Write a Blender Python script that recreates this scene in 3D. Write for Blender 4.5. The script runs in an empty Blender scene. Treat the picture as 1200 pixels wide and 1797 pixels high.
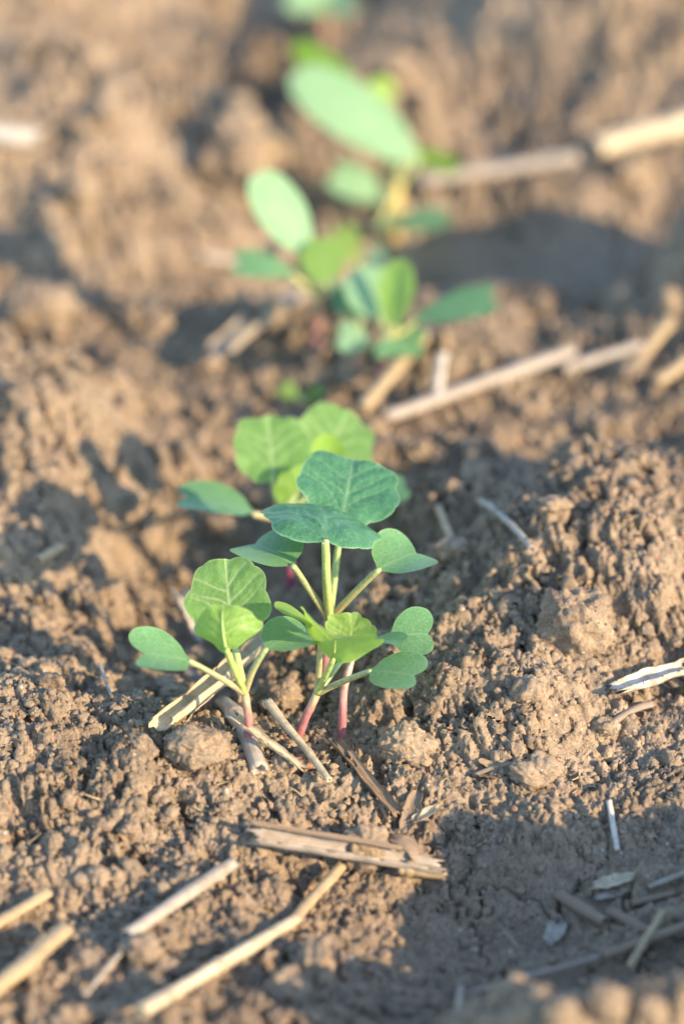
import bpy, math, random
import numpy as np
from mathutils import Vector

SC = bpy.context.scene
COL = SC.collection
random.seed(7)
rng = np.random.default_rng(11)

# ------------------------------------------------------------------ camera
FPX = 1797 * 100.0 / 36.0          # focal length in photograph pixels (100 mm macro, portrait)
PITCH = math.radians(28)
CAM = Vector((0.0, -0.607, 0.387))
cd = bpy.data.cameras.new('camera')
cam = bpy.data.objects.new('camera', cd)
COL.objects.link(cam)
cam.location = CAM
cam.rotation_euler = (math.radians(90) - PITCH, 0, 0)
cd.sensor_fit = 'VERTICAL'
cd.sensor_height = 36
cd.sensor_width = 24
cd.lens = 100
cd.clip_start = 0.01
cd.clip_end = 500
cd.dof.use_dof = True
cd.dof.focus_distance = 0.706
cd.dof.aperture_fstop = 5.2
cd.dof.aperture_blades = 9
SC.camera = cam

# ------------------------------------------------------------------ light
SUN_EL = math.radians(21)
SUN_AZ = math.radians(125)          # clockwise from +Y: to the right of and behind the camera
w = bpy.data.worlds.new('World')
SC.world = w
w.use_nodes = True
nt = w.node_tree
sky = nt.nodes.new('ShaderNodeTexSky')
sky.sky_type = 'NISHITA'
sky.sun_disc = False
sky.sun_elevation = SUN_EL
sky.sun_rotation = SUN_AZ
sky.air_density = 1.0
sky.dust_density = 0.3
sky.ozone_density = 2.0
nt.links.new(sky.outputs[0], nt.nodes['Background'].inputs[0])
nt.nodes['Background'].inputs[1].default_value = 0.15
sd = bpy.data.lights.new('sun', 'SUN')
sd.energy = 3.0
sd.angle = math.radians(0.5)
sd.color = (1.0, 0.76, 0.48)
sun = bpy.data.objects.new('sun', sd)
COL.objects.link(sun)
sdir = Vector((math.sin(SUN_AZ) * math.cos(SUN_EL), math.cos(SUN_AZ) * math.cos(SUN_EL), math.sin(SUN_EL)))
sun.rotation_euler = sdir.to_track_quat('Z', 'Y').to_euler()
sun.location = sdir * 3
SC.view_settings.view_transform = 'Standard'
SC.view_settings.look = 'None'
SC.view_settings.gamma = 1
SC.view_settings.use_curve_mapping = False
SC.view_settings.exposure = 1.85
SC.cycles.use_denoising = True
SC.cycles.max_bounces = 5

# ------------------------------------------------------------------ pixel -> place helpers
FWD = Vector((0, math.cos(PITCH), -math.sin(PITCH)))
UPV = Vector((0, math.sin(PITCH), math.cos(PITCH)))


def ray(px, py):
    return FWD + Vector((1, 0, 0)) * ((px - 600) / FPX) + UPV * (-(py - 898.5) / FPX)


def P(px, py, y):
    d = ray(px, py)
    return CAM + d * ((y - CAM.y) / d.y)


def G0(px, py, z=0.0):
    d = ray(px, py)
    p = CAM + d * ((z - CAM.z) / d.z)
    return p.x, p.y


def pxm(px, p):                      # pixels -> metres at the distance of p
    return px * (Vector(p) - CAM).dot(FWD) / FPX


# ------------------------------------------------------------------ noise
def _h(ix, iy, seed):
    h = (ix.astype(np.int64) * 374761393 + iy.astype(np.int64) * 668265263 + seed * 974634777) & 0xFFFFFFFF
    h = ((h ^ (h >> 13)) * 1274126177) & 0xFFFFFFFF
    h = h ^ (h >> 16)
    h = (h * 2246822519) & 0xFFFFFFFF
    h = h ^ (h >> 15)
    return (h & 0xFFFFFF) / float(0x1000000)


def perlin(x, y, seed):
    ix = np.floor(x); iy = np.floor(y)
    fx = x - ix; fy = y - iy
    u = fx * fx * fx * (fx * (fx * 6 - 15) + 10)
    v = fy * fy * fy * (fy * (fy * 6 - 15) + 10)
    def g(dx, dy):
        a = _h(ix + dx, iy + dy, seed) * (2 * math.pi)
        return np.cos(a) * (fx - dx) + np.sin(a) * (fy - dy)
    a = g(0, 0); b = g(1, 0); c = g(0, 1); d = g(1, 1)
    return (a + u * (b - a) + v * ((c + u * (d - c)) - (a + u * (b - a)))) * 1.5


def fbm(x, y, seed, octv=4, gain=0.5):
    s = 0; amp = 1.0
    for o in range(octv):
        s = s + amp * perlin(x, y, seed + o * 17)
        x = x * 2.03 + 3.1; y = y * 2.03 + 1.7; amp *= gain
    return s


def worley(x, y, seed):
    ix = np.floor(x); iy = np.floor(y)
    f1 = np.full(x.shape, 9.0); f2 = np.full(x.shape, 9.0); idc = np.zeros(x.shape)
    for dx in (-1, 0, 1):
        for dy in (-1, 0, 1):
            cx = ix + dx; cy = iy + dy
            qx = cx + _h(cx, cy, seed) - x
            qy = cy + _h(cx, cy, seed + 5) - y
            d = qx * qx + qy * qy
            near = d < f1
            f2 = np.where(near, f1, np.minimum(f2, d))
            idc = np.where(near, _h(cx, cy, seed + 9), idc)
            f1 = np.where(near, d, f1)
    return np.sqrt(f1), np.sqrt(f2), idc


def sstep(a, b, x):
    t = np.clip((x - a) / (b - a), 0, 1)
    return t * t * (3 - 2 * t)


# ------------------------------------------------------------------ materials
MATS = {}


def newmat(name):
    m = bpy.data.materials.new(name)
    m.use_nodes = True
    MATS[name] = m
    n = m.node_tree
    return m, n, n.nodes['Principled BSDF'], n.nodes['Material Output']


def nd(n, typ, **kw):
    o = n.nodes.new(typ)
    for k, v in kw.items():
        if k in o.inputs.keys():
            o.inputs[k].default_value = v
        else:
            setattr(o, k, v)
    return o


def ramp(n, src, stops):
    r = n.nodes.new('ShaderNodeValToRGB')
    n.links.new(src, r.inputs[0])
    e = r.color_ramp.elements
    while len(e) < len(stops):
        e.new(0.5)
    for i, (p, c) in enumerate(stops):
        e[i].position = p
        e[i].color = (*c, 1) if len(c) == 3 else c
    return r


def mixc(n, fac, a, b, mode='MIX'):
    m = n.nodes.new('ShaderNodeMix')
    m.data_type = 'RGBA'
    m.blend_type = mode
    for s, v in ((m.inputs[0], fac), (m.inputs[6], a), (m.inputs[7], b)):
        if hasattr(v, 'is_linked'):
            n.links.new(v, s)
        elif isinstance(v, (int, float)):
            s.default_value = v
        else:
            s.default_value = (*v, 1)
    return m.outputs[2]


def soil_material(name, tint=(1, 1, 1), fine=True):
    m, n, b, out = newmat(name)
    tc = nd(n, 'ShaderNodeTexCoord')
    geo = nd(n, 'ShaderNodeNewGeometry')
    pos = geo.outputs['Position']
    def noise(scale, det=4, rough=0.6):
        t = nd(n, 'ShaderNodeTexNoise', Scale=scale, Detail=det, Roughness=rough)
        n.links.new(pos, t.inputs['Vector'])
        return t.outputs[0]
    big = ramp(n, noise(22, 4), [(0.3, (.262, .194, .130)), (0.7, (.40, .308, .212))])
    mid = ramp(n, noise(260, 5), [(0.28, (.62, .60, .57)), (0.5, (1, 1, 1)), (0.78, (1.28, 1.22, 1.14))])
    c = mixc(n, 1.0, big.outputs[0], mid.outputs[0], 'MULTIPLY')
    fin = ramp(n, noise(1500, 3, .7), [(0.3, (.56, .55, .53)), (0.55, (1, 1, 1)), (0.75, (1.28, 1.25, 1.2))])
    c = mixc(n, 0.8, c, fin.outputs[0], 'MULTIPLY')
    # single mineral grains: pale quartz, reddish and dark ones
    v = nd(n, 'ShaderNodeTexVoronoi', Scale=900.0)
    n.links.new(pos, v.inputs['Vector'])
    sep = nd(n, 'ShaderNodeSeparateColor')
    n.links.new(v.outputs['Color'], sep.inputs[0])
    def grain(src, lo, rad):
        a = nd(n, 'ShaderNodeMath', operation='GREATER_THAN'); a.inputs[1].default_value = lo
        n.links.new(src, a.inputs[0])
        d = nd(n, 'ShaderNodeMath', operation='LESS_THAN'); d.inputs[1].default_value = rad
        n.links.new(v.outputs['Distance'], d.inputs[0])
        mu = nd(n, 'ShaderNodeMath', operation='MULTIPLY')
        n.links.new(a.outputs[0], mu.inputs[0]); n.links.new(d.outputs[0], mu.inputs[1])
        return mu.outputs[0]
    c = mixc(n, grain(sep.outputs[0], 0.985, 0.34), c, (.55, .50, .43))
    c = mixc(n, grain(sep.outputs[1], 0.97, 0.38), c, (.10, .075, .055))
    c = mixc(n, grain(sep.outputs[2], 0.985, 0.4), c, (.40, .16, .09))
    c = mixc(n, 1.0, c, tint, 'MULTIPLY')
    n.links.new(c, b.inputs['Base Color'])
    b.inputs['Roughness'].default_value = 0.93
    b.inputs['Specular IOR Level'].default_value = 0.25
    bp = nd(n, 'ShaderNodeBump', Strength=0.7, Distance=0.0009)
    n.links.new(noise(1900, 4, .7), bp.inputs['Height'])
    bp2 = nd(n, 'ShaderNodeBump', Strength=0.6, Distance=0.0016)
    n.links.new(noise(700, 4, .65), bp2.inputs['Height'])
    n.links.new(bp2.outputs[0], bp.inputs['Normal'])
    n.links.new(bp.outputs[0], b.inputs['Normal'])
    return m


def leaf_material(name, base, vein, trans, transfac=0.42, gloss=0.42, bloom=(.50, .64, .56), bloomfac=.16):
    m, n, b, out = newmat(name)
    at = nd(n, 'ShaderNodeAttribute', attribute_name='vein')
    ed = nd(n, 'ShaderNodeAttribute', attribute_name='rim')
    tc = nd(n, 'ShaderNodeTexCoord')
    geo = nd(n, 'ShaderNodeNewGeometry')
    ns = nd(n, 'ShaderNodeTexNoise', Scale=230.0, Detail=4.0)
    n.links.new(geo.outputs['Position'], ns.inputs['Vector'])
    dk = tuple(x * .88 for x in base); lt = tuple(min(1, x * 1.12) for x in base)
    r = ramp(n, ns.outputs[0], [(0.3, dk), (0.7, lt)])
    # pale bloom of wax flecks
    n2 = nd(n, 'ShaderNodeTexNoise', Scale=1900.0, Detail=2.0)
    n.links.new(geo.outputs['Position'], n2.inputs['Vector'])
    fl = ramp(n, n2.outputs[0], [(0.5, (0, 0, 0)), (0.72, (1, 1, 1))])
    ml = nd(n, 'ShaderNodeMath', operation='MULTIPLY'); ml.inputs[1].default_value = bloomfac
    n.links.new(fl.outputs[0], ml.inputs[0])
    c = mixc(n, ml.outputs[0], r.outputs[0], bloom)
    # fine net of veinlets
    vo = nd(n, 'ShaderNodeTexVoronoi', feature='DISTANCE_TO_EDGE', Scale=620.0)
    n.links.new(geo.outputs['Position'], vo.inputs['Vector'])
    vr = ramp(n, vo.outputs[0], [(0.0, (.14, .14, .14)), (0.09, (0, 0, 0))])
    c = mixc(n, vr.outputs[0], c, vein)
    c = mixc(n, at.outputs['Fac'], c, vein)
    c = mixc(n, ed.outputs['Fac'], c, tuple(min(1, x * 1.1) for x in vein))
    n.links.new(c, b.inputs['Base Color'])
    b.inputs['Roughness'].default_value = gloss
    b.inputs['Specular IOR Level'].default_value = 0.28
    tr = nd(n, 'ShaderNodeBsdfTranslucent')
    tcol = mixc(n, at.outputs['Fac'], trans, tuple(x * .75 for x in trans))
    n.links.new(tcol, tr.inputs['Color'])
    mx = nd(n, 'ShaderNodeMixShader'); mx.inputs[0].default_value = transfac
    n.links.new(b.outputs[0], mx.inputs[1]); n.links.new(tr.outputs[0], mx.inputs[2])
    n.links.new(mx.outputs[0], out.inputs[0])
    bp = nd(n, 'ShaderNodeBump', Strength=0.3, Distance=0.0003)
    n.links.new(n2.outputs[0], bp.inputs['Height'])
    n.links.new(bp.outputs[0], b.inputs['Normal'])
    return m


def stem_material(name):
    m, n, b, out = newmat(name)
    at = nd(n, 'ShaderNodeAttribute', attribute_name='tint')
    geo = nd(n, 'ShaderNodeNewGeometry')
    ns = nd(n, 'ShaderNodeTexNoise', Scale=900.0, Detail=4.0)
    n.links.new(geo.outputs['Position'], ns.inputs['Vector'])
    r = ramp(n, ns.outputs[0], [(0.3, (.8, .8, .8)), (0.7, (1.2, 1.2, 1.2))])
    c = mixc(n, 1.0, at.outputs['Color'], r.outputs[0], 'MULTIPLY')
    n.links.new(c, b.inputs['Base Color'])
    b.inputs['Roughness'].default_value = 0.4
    b.inputs['Subsurface Weight'].default_value = 0.0
    b.inputs['Subsurface Radius'].default_value = (.001, .0006, .0003)
    b.inputs['Subsurface Scale'].default_value = 1.0
    bp = nd(n, 'ShaderNodeBump', Strength=0.3, Distance=0.0003)
    n.links.new(ns.outputs[0], bp.inputs['Height'])
    n.links.new(bp.outputs[0], b.inputs['Normal'])
    return m


def straw_material(name, ca, cb, dirt=(.22, .16, .10), dirtfac=.6, rough=.5):
    m, n, b, out = newmat(name)
    uv = nd(n, 'ShaderNodeAttribute', attribute_name='fibre')      # (around, along, 0) in metres
    mp = nd(n, 'ShaderNodeMapping'); mp.inputs['Scale'].default_value = (3200, 45, 1)
    n.links.new(uv.outputs['Vector'], mp.inputs['Vector'])
    ns = nd(n, 'ShaderNodeTexNoise', Scale=1.0, Detail=4.0, Roughness=.65)
    n.links.new(mp.outputs[0], ns.inputs['Vector'])
    r = ramp(n, ns.outputs[0], [(0.28, ca), (0.72, cb)])
    geo = nd(n, 'ShaderNodeNewGeometry')
    n2 = nd(n, 'ShaderNodeTexNoise', Scale=330.0, Detail=5.0, Roughness=.65)
    n.links.new(geo.outputs['Position'], n2.inputs['Vector'])
    f = ramp(n, n2.outputs[0], [(0.46, (0, 0, 0)), (0.66, (dirtfac,) * 3)])
    c = mixc(n, f.outputs[0], r.outputs[0], dirt)
    n.links.new(c, b.inputs['Base Color'])
    b.inputs['Roughness'].default_value = rough
    b.inputs['Specular IOR Level'].default_value = 0.35
    bp = nd(n, 'ShaderNodeBump', Strength=0.5, Distance=0.0004)
    n.links.new(ns.outputs[0], bp.inputs['Height'])
    n.links.new(bp.outputs[0], b.inputs['Normal'])
    return m


soil_material('soil')
soil_material('soil_red', (1.12, .82, .74))
leaf_material('leaf_fresh', (.125, .255, .066), (.40, .51, .25), (.30, .52, .07))
leaf_material('leaf_pale', (.185, .325, .065), (.42, .51, .20), (.42, .60, .09), .48)
leaf_material('leaf_young', (.20, .34, .05), (.42, .52, .16), (.40, .60, .04), .5)
leaf_material('leaf_blue', (.046, .165, .086), (.24, .40, .22), (.18, .42, .07), .32, .36)
leaf_material('cotyledon_green', (.112, .262, .108), (.32, .47, .24), (.24, .50, .09), .34, .36, bloomfac=.22)
leaf_material('leaf_far', (.23, .40, .21), (.45, .56, .36), (.32, .56, .14), .34)  # base lightened: gloss highlights on the distant leaves put into the colour
stem_material('stem')
straw_material('straw_pale', (.30, .22, .125), (.70, .585, .40), dirtfac=.6)
straw_material('straw_gold', (.22, .145, .065), (.52, .40, .23), dirtfac=.6)
straw_material('straw_grey', (.20, .165, .13), (.47, .41, .33), dirtfac=.65)
straw_material('straw_brown', (.11, .072, .045), (.36, .26, .17), dirtfac=.65, rough=.75)
straw_material('straw_white', (.40, .345, .27), (.66, .60, .51), dirtfac=.7, rough=.65)
straw_material('twig_bark', (.14, .10, .075), (.38, .30, .24), dirtfac=.6, rough=.8)


# ------------------------------------------------------------------ object helpers
def link(o):
    COL.objects.link(o)
    return o


def tag(o, label=None, cat=None, group=None, kind=None):
    if label: o['label'] = label
    if cat: o['category'] = cat
    if group: o['group'] = group
    if kind: o['kind'] = kind
    return o


def mesh_np(name, verts, quads=None, tris=None, smooth=True):
    me = bpy.data.meshes.new(name)
    verts = np.asarray(verts, dtype=np.float32)
    me.vertices.add(len(verts))
    me.vertices.foreach_set('co', verts.ravel())
    idx = []; tot = []
    if quads is not None and len(quads):
        idx.append(np.asarray(quads).ravel()); tot.append(np.full(len(quads), 4))
    if tris is not None and len(tris):
        idx.append(np.asarray(tris).ravel()); tot.append(np.full(len(tris), 3))
    idx = np.concatenate(idx).astype(np.int32); tot = np.concatenate(tot).astype(np.int32)
    me.loops.add(len(idx))
    me.loops.foreach_set('vertex_index', idx)
    me.polygons.add(len(tot))
    st = np.concatenate([[0], np.cumsum(tot)[:-1]]).astype(np.int32)
    me.polygons.foreach_set('loop_start', st)
    me.polygons.foreach_set('use_smooth', np.full(len(tot), smooth))
    me.update(calc_edges=True)
    return me


def fattr(me, name, vals):
    a = me.attributes.new(name, 'FLOAT', 'POINT')
    a.data.foreach_set('value', np.asarray(vals, dtype=np.float32).ravel())


def vattr(me, name, vals):
    a = me.attributes.new(name, 'FLOAT_VECTOR', 'POINT')
    a.data.foreach_set('vector', np.asarray(vals, dtype=np.float32).ravel())


def mkobj(name, me, mat, parent=None):
    o = link(bpy.data.objects.new(name, me))
    if mat and not me.materials:
        me.materials.append(MATS[mat])
    if parent:
        o.parent = parent
        o.matrix_parent_inverse = parent.matrix_world.inverted()
    return o


def empty(name, loc):
    o = link(bpy.data.objects.new(name, None))
    o.location = loc
    o.empty_display_size = .005
    bpy.context.view_layer.update()
    return o


# ------------------------------------------------------------------ ground
def axis(segs):
    out = [segs[0][0]]
    for a, b, s0, s1 in segs:
        x = a; L = b - a
        while True:
            t = (x - a) / L
            x += s0 + (s1 - s0) * min(max(t, 0), 1)
            if x >= b - 1e-9: break
            out.append(x)
        out.append(b)
    return np.array(out)


def outer(start, step, g, end):
    o = []; x = start
    while x < end:
        step *= g; x += step; o.append(x)
    return np.array(o)


xin = axis([(0, .10, .00045, .00045), (.10, .20, .0005, .0016)])
xpos = np.concatenate([xin, outer(.20, .0017, 1.13, 60)])
xs = np.concatenate([-xpos[:0:-1], xpos])
yin = axis([(-.15, .11, .00052, .00052), (.11, .68, .00054, .0026)])
ys = np.concatenate([(-.15 - outer(0, .0008, 1.13, 60))[::-1], yin, outer(.68, .0028, 1.13, 120)])
NX, NY = len(xs), len(ys)
X, Y = np.meshgrid(xs, ys)


def bump(x, y, c, sx, sy, h, rot=0.0, p=1.0):
    dx = x - c[0]; dy = y - c[1]
    cr, sr = math.cos(rot), math.sin(rot)
    u = (dx * cr + dy * sr) / sx; v = (-dx * sr + dy * cr) / sy
    return h * np.exp(-((u * u + v * v) ** p) * 0.5)


def macro(x, y):
    wx = x + .010 * perlin(x * 30, y * 30, 3) + .004 * perlin(x * 90, y * 90, 13)
    wy = y + .010 * perlin(x * 30 + 9, y * 30, 4) + .004 * perlin(x * 90, y * 90 + 5, 14)
    h = .006 * fbm(x * 9, y * 9, 21, 3)
    # right-hand mound and the spur that runs down from it past the plants
    h = h + bump(wx, wy, (.082, .078), .044, .046, .030, p=1.5)
    h = h + bump(wx, wy, (.034, .014), .024, .022, .014, p=1.4)
    # left ridge, the hollow between it and the plants, the hump in front
    h = h + bump(wx, wy, (-.108, .135), .036, .062, .020, p=1.6)
    h = h + bump(wx, wy, (-.036, .086), .024, .055, -.018, p=1.3)
    h = h + bump(wx, wy, (-.082, -.012), .050, .030, .014, p=1.5)
    # wheel-smoothed low ground in front on the right
    h = h + bump(wx, wy, (.055, -.082), .056, .030, -.012, p=1.6)
    h = h + bump(wx, wy, (.066, -.130), .034, .011, .022, p=1.5)
    h = h + bump(wx, wy, (.124, -.112), .020, .036, .040, p=1.5)  # unseen ridge added out of frame to cast shade over the low ground
    # smooth furrow further back and its right bank
    h = h + bump(wx, wy, (.050, .325), .090, .030, -.020, rot=.22, p=1.6)
    h = h + bump(wx, wy, (.158, .272), .042, .042, .044, p=1.6)
    h = h + bump(wx, wy, (.120, .580), .085, .085, .055, p=1.6)
    h = h + bump(wx, wy, (-.125, .400), .060, .070, .036, p=1.5)
    h = h + bump(wx, wy, (-.045, .395), .016, .016, .012, p=1.5)
    h = h + bump(wx, wy, (-.05, .480), .045, .026, -.034, p=1.4)
    h = h + bump(wx, wy, (.01, .450), .020, .030, .028, p=1.4)
    h = h + bump(wx, wy, (-.16, .580), .060, .050, .035, p=1.4)
    h = h + bump(wx, wy, (.02, .575), .050, .022, -.034, p=1.4)
    return h


def crust(x, y):
    wx = x + .012 * fbm(x * 40, y * 40, 33, 3); wy = y + .012 * fbm(x * 40, y * 40, 36, 3)
    k = bump(wx, wy, (.052, -.070), .052, .034, 1.0, p=2.5)
    k = np.maximum(k, bump(wx, wy, (.095, -.022), .032, .022, .8, p=2))
    k = np.maximum(k, bump(wx, wy, (.055, .325), .085, .030, 1.0, rot=.22, p=2))
    k = np.maximum(k, bump(wx, wy, (-.035, .085), .016, .03, .7, p=2))
    return np.clip(k, 0, 1)


def lumps(x, y, cell, seed, presence, warp=.5, rad=.62, block=.6, crev=None):
    wx = x / cell; wy = y / cell
    a = warp * fbm(wx * 1.1, wy * 1.1, seed + 100, 4, .65)
    b = warp * fbm(wx * 1.1 + 7, wy * 1.1 + 3, seed + 200, 4, .65)
    f1, f2, idc = worley(wx + a, wy + b, seed)
    r = rad * (.5 + .65 * ((idc * 7.31) % 1))
    dome = np.sqrt(np.clip(1 - (f1 / r) ** 2, 0, 1))
    flat = np.clip((f2 - f1) * 2.6, 0, 1) ** .7
    ang = idc * 41.0
    tilt = 1 + .5 * (np.cos(ang) * (wx - np.floor(wx) - .5) + np.sin(ang) * (wy - np.floor(wy) - .5))
    blk = ((idc * 5.77) % 1) < block
    sh = np.where(blk, flat * np.clip(dome * 1.7, 0, 1) * tilt * .75, dome * np.clip((f2 - f1) * 3.5, 0, 1) ** .5)
    on = (idc < presence)
    if crev is not None:
        crev.append(np.exp(-((f2 - f1) / .10) ** 2) * sstep(-.15, .35, perlin(wx * .6 + 3, wy * .6, seed + 300)))
    return sh * on * (.45 + .75 * ((idc * 13.7) % 1))


def build_ground():
    fine = (np.abs(X) < .30) & (Y > -.22) & (Y < .85)
    H = macro(X, Y)
    x = X[fine]; y = Y[fine]
    ck = crust(x, y)
    rough = 1 - .86 * ck
    wide = np.clip(.6 + .8 * fbm(x * 26, y * 26, 71, 3), .12, 1.25)
    h = H[fine]
    h = h + .0022 * fbm(x * 55, y * 55, 41, 4) * (.35 + .65 * rough)
    front = .45 + .55 * sstep(-.02, .09, y)
    L1 = lumps(x, y, .024, 1, .62, block=.8) * .0085 * (front + .1 + .9 * sstep(.36, .46, y))
    cv = []
    L2 = lumps(x, y, .0098, 2, .55, crev=cv) * .0044 * (.15 + .85 * sstep(-.03, .08, y))
    h = h + np.maximum(L1, L2) * rough * wide
    h = h - .0034 * cv[0] * rough * np.clip(wide, .3, 1)
    h = h - .0016 * np.clip(1 - np.abs(fbm(x * 60, y * 60, 141, 3)) * 7, 0, 1) * rough
    # cracks in the crusted ground
    wx = x / .030 + .35 * fbm(x * 90, y * 90, 51, 3); wy = y / .030 + .35 * fbm(x * 90, y * 90, 55, 3)
    f1, f2, idc = worley(wx, wy, 61)
    crk = np.exp(-((f2 - f1) / .035) ** 2) * sstep(.25, .6, ck) * sstep(.0, .35, perlin(x * 35, y * 35, 58) + .25)
    h = h - .0045 * crk
    Hf = H.copy(); Hf[fine] = h
    # normals of this form, then crumbs pushed out along them so they overhang
    gx = np.gradient(Hf, xs, axis=1); gy = np.gradient(Hf, ys, axis=0)
    gx = np.clip(gx[fine], -1.5, 1.5); gy = np.clip(gy[fine], -1.5, 1.5)
    inv = 1 / np.sqrt(1 + gx * gx + gy * gy)
    u = x + h * .6; v = y - h * .7           # lets the pattern run on over steep faces
    near = sstep(.42, .22, y)
    far = sstep(.60, .34, y)
    crumb = np.clip(.06 + .26 * sstep(-.03, .10, y) + 1.35 * fbm(x * 48 + 5, y * 48, 171, 3), .06, 1.2)
    cv = []
    d = np.maximum(lumps(u, v, .0046, 3, .62, crev=cv) * .0023 * far, lumps(u, v, .0024, 4, .6) * .0013 * near) * rough * crumb
    d = d + lumps(u, v, .0013, 5, .7, rad=.6) * .00078 * (1 - .5 * ck) * near
    d = d + (.0011 * fbm(u * 210, v * 210, 81, 3, .6) + .0005 * fbm(u * 900, v * 900, 85, 2, .6) * near) * (.4 + .6 * rough)
    d = d - .0017 * cv[0] * rough * far * (.35 + .65 * crumb) + rng.normal(0, .00019, x.shape) * near
    pit = np.clip(fbm(u * 150, v * 150, 91, 3) - .35, 0, 1)
    d = d - .006 * pit * rough
    PX = X.copy(); PY = Y.copy(); PZ = Hf.copy()
    PX[fine] += -gx * inv * d * 1.0
    PY[fine] += -gy * inv * d * 1.0
    PZ[fine] += inv * d
    V = np.stack([PX, PY, PZ], -1).reshape(-1, 3)
    i = np.arange(NY - 1)[:, None] * NX + np.arange(NX - 1)[None, :]
    q = np.stack([i, i + 1, i + NX + 1, i + NX], -1).reshape(-1, 4)
    me = mesh_np('ground', V, q)
    o = mkobj('ground', me, 'soil')
    tag(o, 'crumbly dry brown field soil with clods, hollows and cracks', 'soil', kind='structure')
    return PZ


ZG = build_ground()


def hz(x, y):
    i = int(np.searchsorted(xs, x)) - 1; j = int(np.searchsorted(ys, y)) - 1
    i = min(max(i, 0), NX - 2); j = min(max(j, 0), NY - 2)
    a = (x - xs[i]) / (xs[i + 1] - xs[i]); b = (y - ys[j]) / (ys[j + 1] - ys[j])
    return float((ZG[j, i] * (1 - a) + ZG[j, i + 1] * a) * (1 - b) + (ZG[j + 1, i] * (1 - a) + ZG[j + 1, i + 1] * a) * b)


def hit(px, py):
    """the point of the ground under a pixel of the photograph"""
    d = ray(px, py)
    t = (.065 - CAM.z) / d.z
    step = .0025
    while t < 3:
        p = CAM + d * t
        if p.z <= hz(p.x, p.y):
            lo, hi = t - step, t
            for _ in range(7):
                m = (lo + hi) / 2; p = CAM + d * m
                if p.z <= hz(p.x, p.y): hi = m
                else: lo = m
            return Vector((p.x, p.y, hz(p.x, p.y)))
        t += step
    return CAM + d * t


# ------------------------------------------------------------------ plants
def catmull(pts, n):
    pts = [Vector(p) for p in pts]
    if len(pts) == 2:
        return [pts[0].lerp(pts[1], i / (n - 1)) for i in range(n)]
    ext = [pts[0] * 2 - pts[1]] + pts + [pts[-1] * 2 - pts[-2]]
    m = len(pts) - 1
    out = []
    for i in range(n):
        s = i / (n - 1) * m
        k = min(int(s), m - 1); t = s - k
        a, b, c, d = ext[k:k + 4]
        out.append(.5 * ((2 * b) + (c - a) * t + (2 * a - 5 * b + 4 * c - d) * t * t + (3 * b - a - 3 * c + d) * t ** 3))
    return out


def frames(path):
    n = len(path)
    T = []
    for i in range(n):
        a = path[max(i - 1, 0)]; b = path[min(i + 1, n - 1)]
        T.append((b - a).normalized())
    ref = Vector((0, 0, 1)) if abs(T[0].z) < .9 else Vector((1, 0, 0))
    N = []
    nv = (ref - T[0] * ref.dot(T[0])).normalized()
    for t in T:
        nv = (nv - t * nv.dot(t)).normalized()
        N.append(nv)
    return T, N


def tube(name, path, radii, cols, seg=14, parent=None, groove=0.0, mat='stem'):
    T, N = frames(path)
    n = len(path)
    V = []; C = []
    for i in range(n):
        b = T[i].cross(N[i])
        for k in range(seg):
            a = 2 * math.pi * k / seg
            r = radii[i] * (1 - groove * max(0, math.cos(a)) ** 6) * (1 + .04 * math.sin(3 * a + i * .7))
            V.append(path[i] + N[i] * (math.cos(a) * r) + b * (math.sin(a) * r))
            C.append(cols[i])
    q = []
    for i in range(n - 1):
        for k in range(seg):
            k2 = (k + 1) % seg
            q.append((i * seg + k, i * seg + k2, (i + 1) * seg + k2, (i + 1) * seg + k))
    V.append(path[0]); C.append(cols[0]); V.append(path[-1]); C.append(cols[-1])
    t = []
    e = (n - 1) * seg
    for k in range(seg):
        k2 = (k + 1) % seg
        t.append((len(V) - 2, k2, k)); t.append((len(V) - 1, e + k, e + k2))
    me = mesh_np(name, [tuple(v) for v in V], q, t)
    vattr(me, 'tint', C)
    return mkobj(name, me, mat, parent)


def lerp3(a, b, t):
    return tuple(a[i] + (b[i] - a[i]) * t for i in range(3))


OUT = {
    # half outlines (x, y) from the petiole round to the tip, y along the midrib
    'cot': [(0, 0), (.06, .04), (.15, .09), (.44, .19), (.68, .40), (.76, .62), (.67, .87), (.44, .99), (.19, .97), (0, .885)],
    'cotn': [(0, 0), (.06, .04), (.15, .09), (.43, .18), (.66, .38), (.75, .62), (.70, .88), (.50, 1.0), (.24, .95), (0, .80)],
    'cot2': [(0, 0), (.14, .02), (.34, .18), (.56, .42), (.66, .68), (.58, .92), (.36, 1.0), (.14, .96), (0, .88)],
    'orb': [(0, 0), (.18, -.03), (.40, .05), (.55, .24), (.60, .47), (.56, .69), (.43, .87), (.22, .97), (0, 1.0)],
    'true': [(0, 0), (.12, .02), (.34, .12), (.52, .30), (.58, .50), (.55, .70), (.43, .86), (.22, .97), (0, 1.0)],
    'long': [(0, 0), (.10, .03), (.24, .16), (.36, .36), (.40, .55), (.37, .75), (.27, .90), (.14, .98), (0, 1.0)],
}


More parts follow.
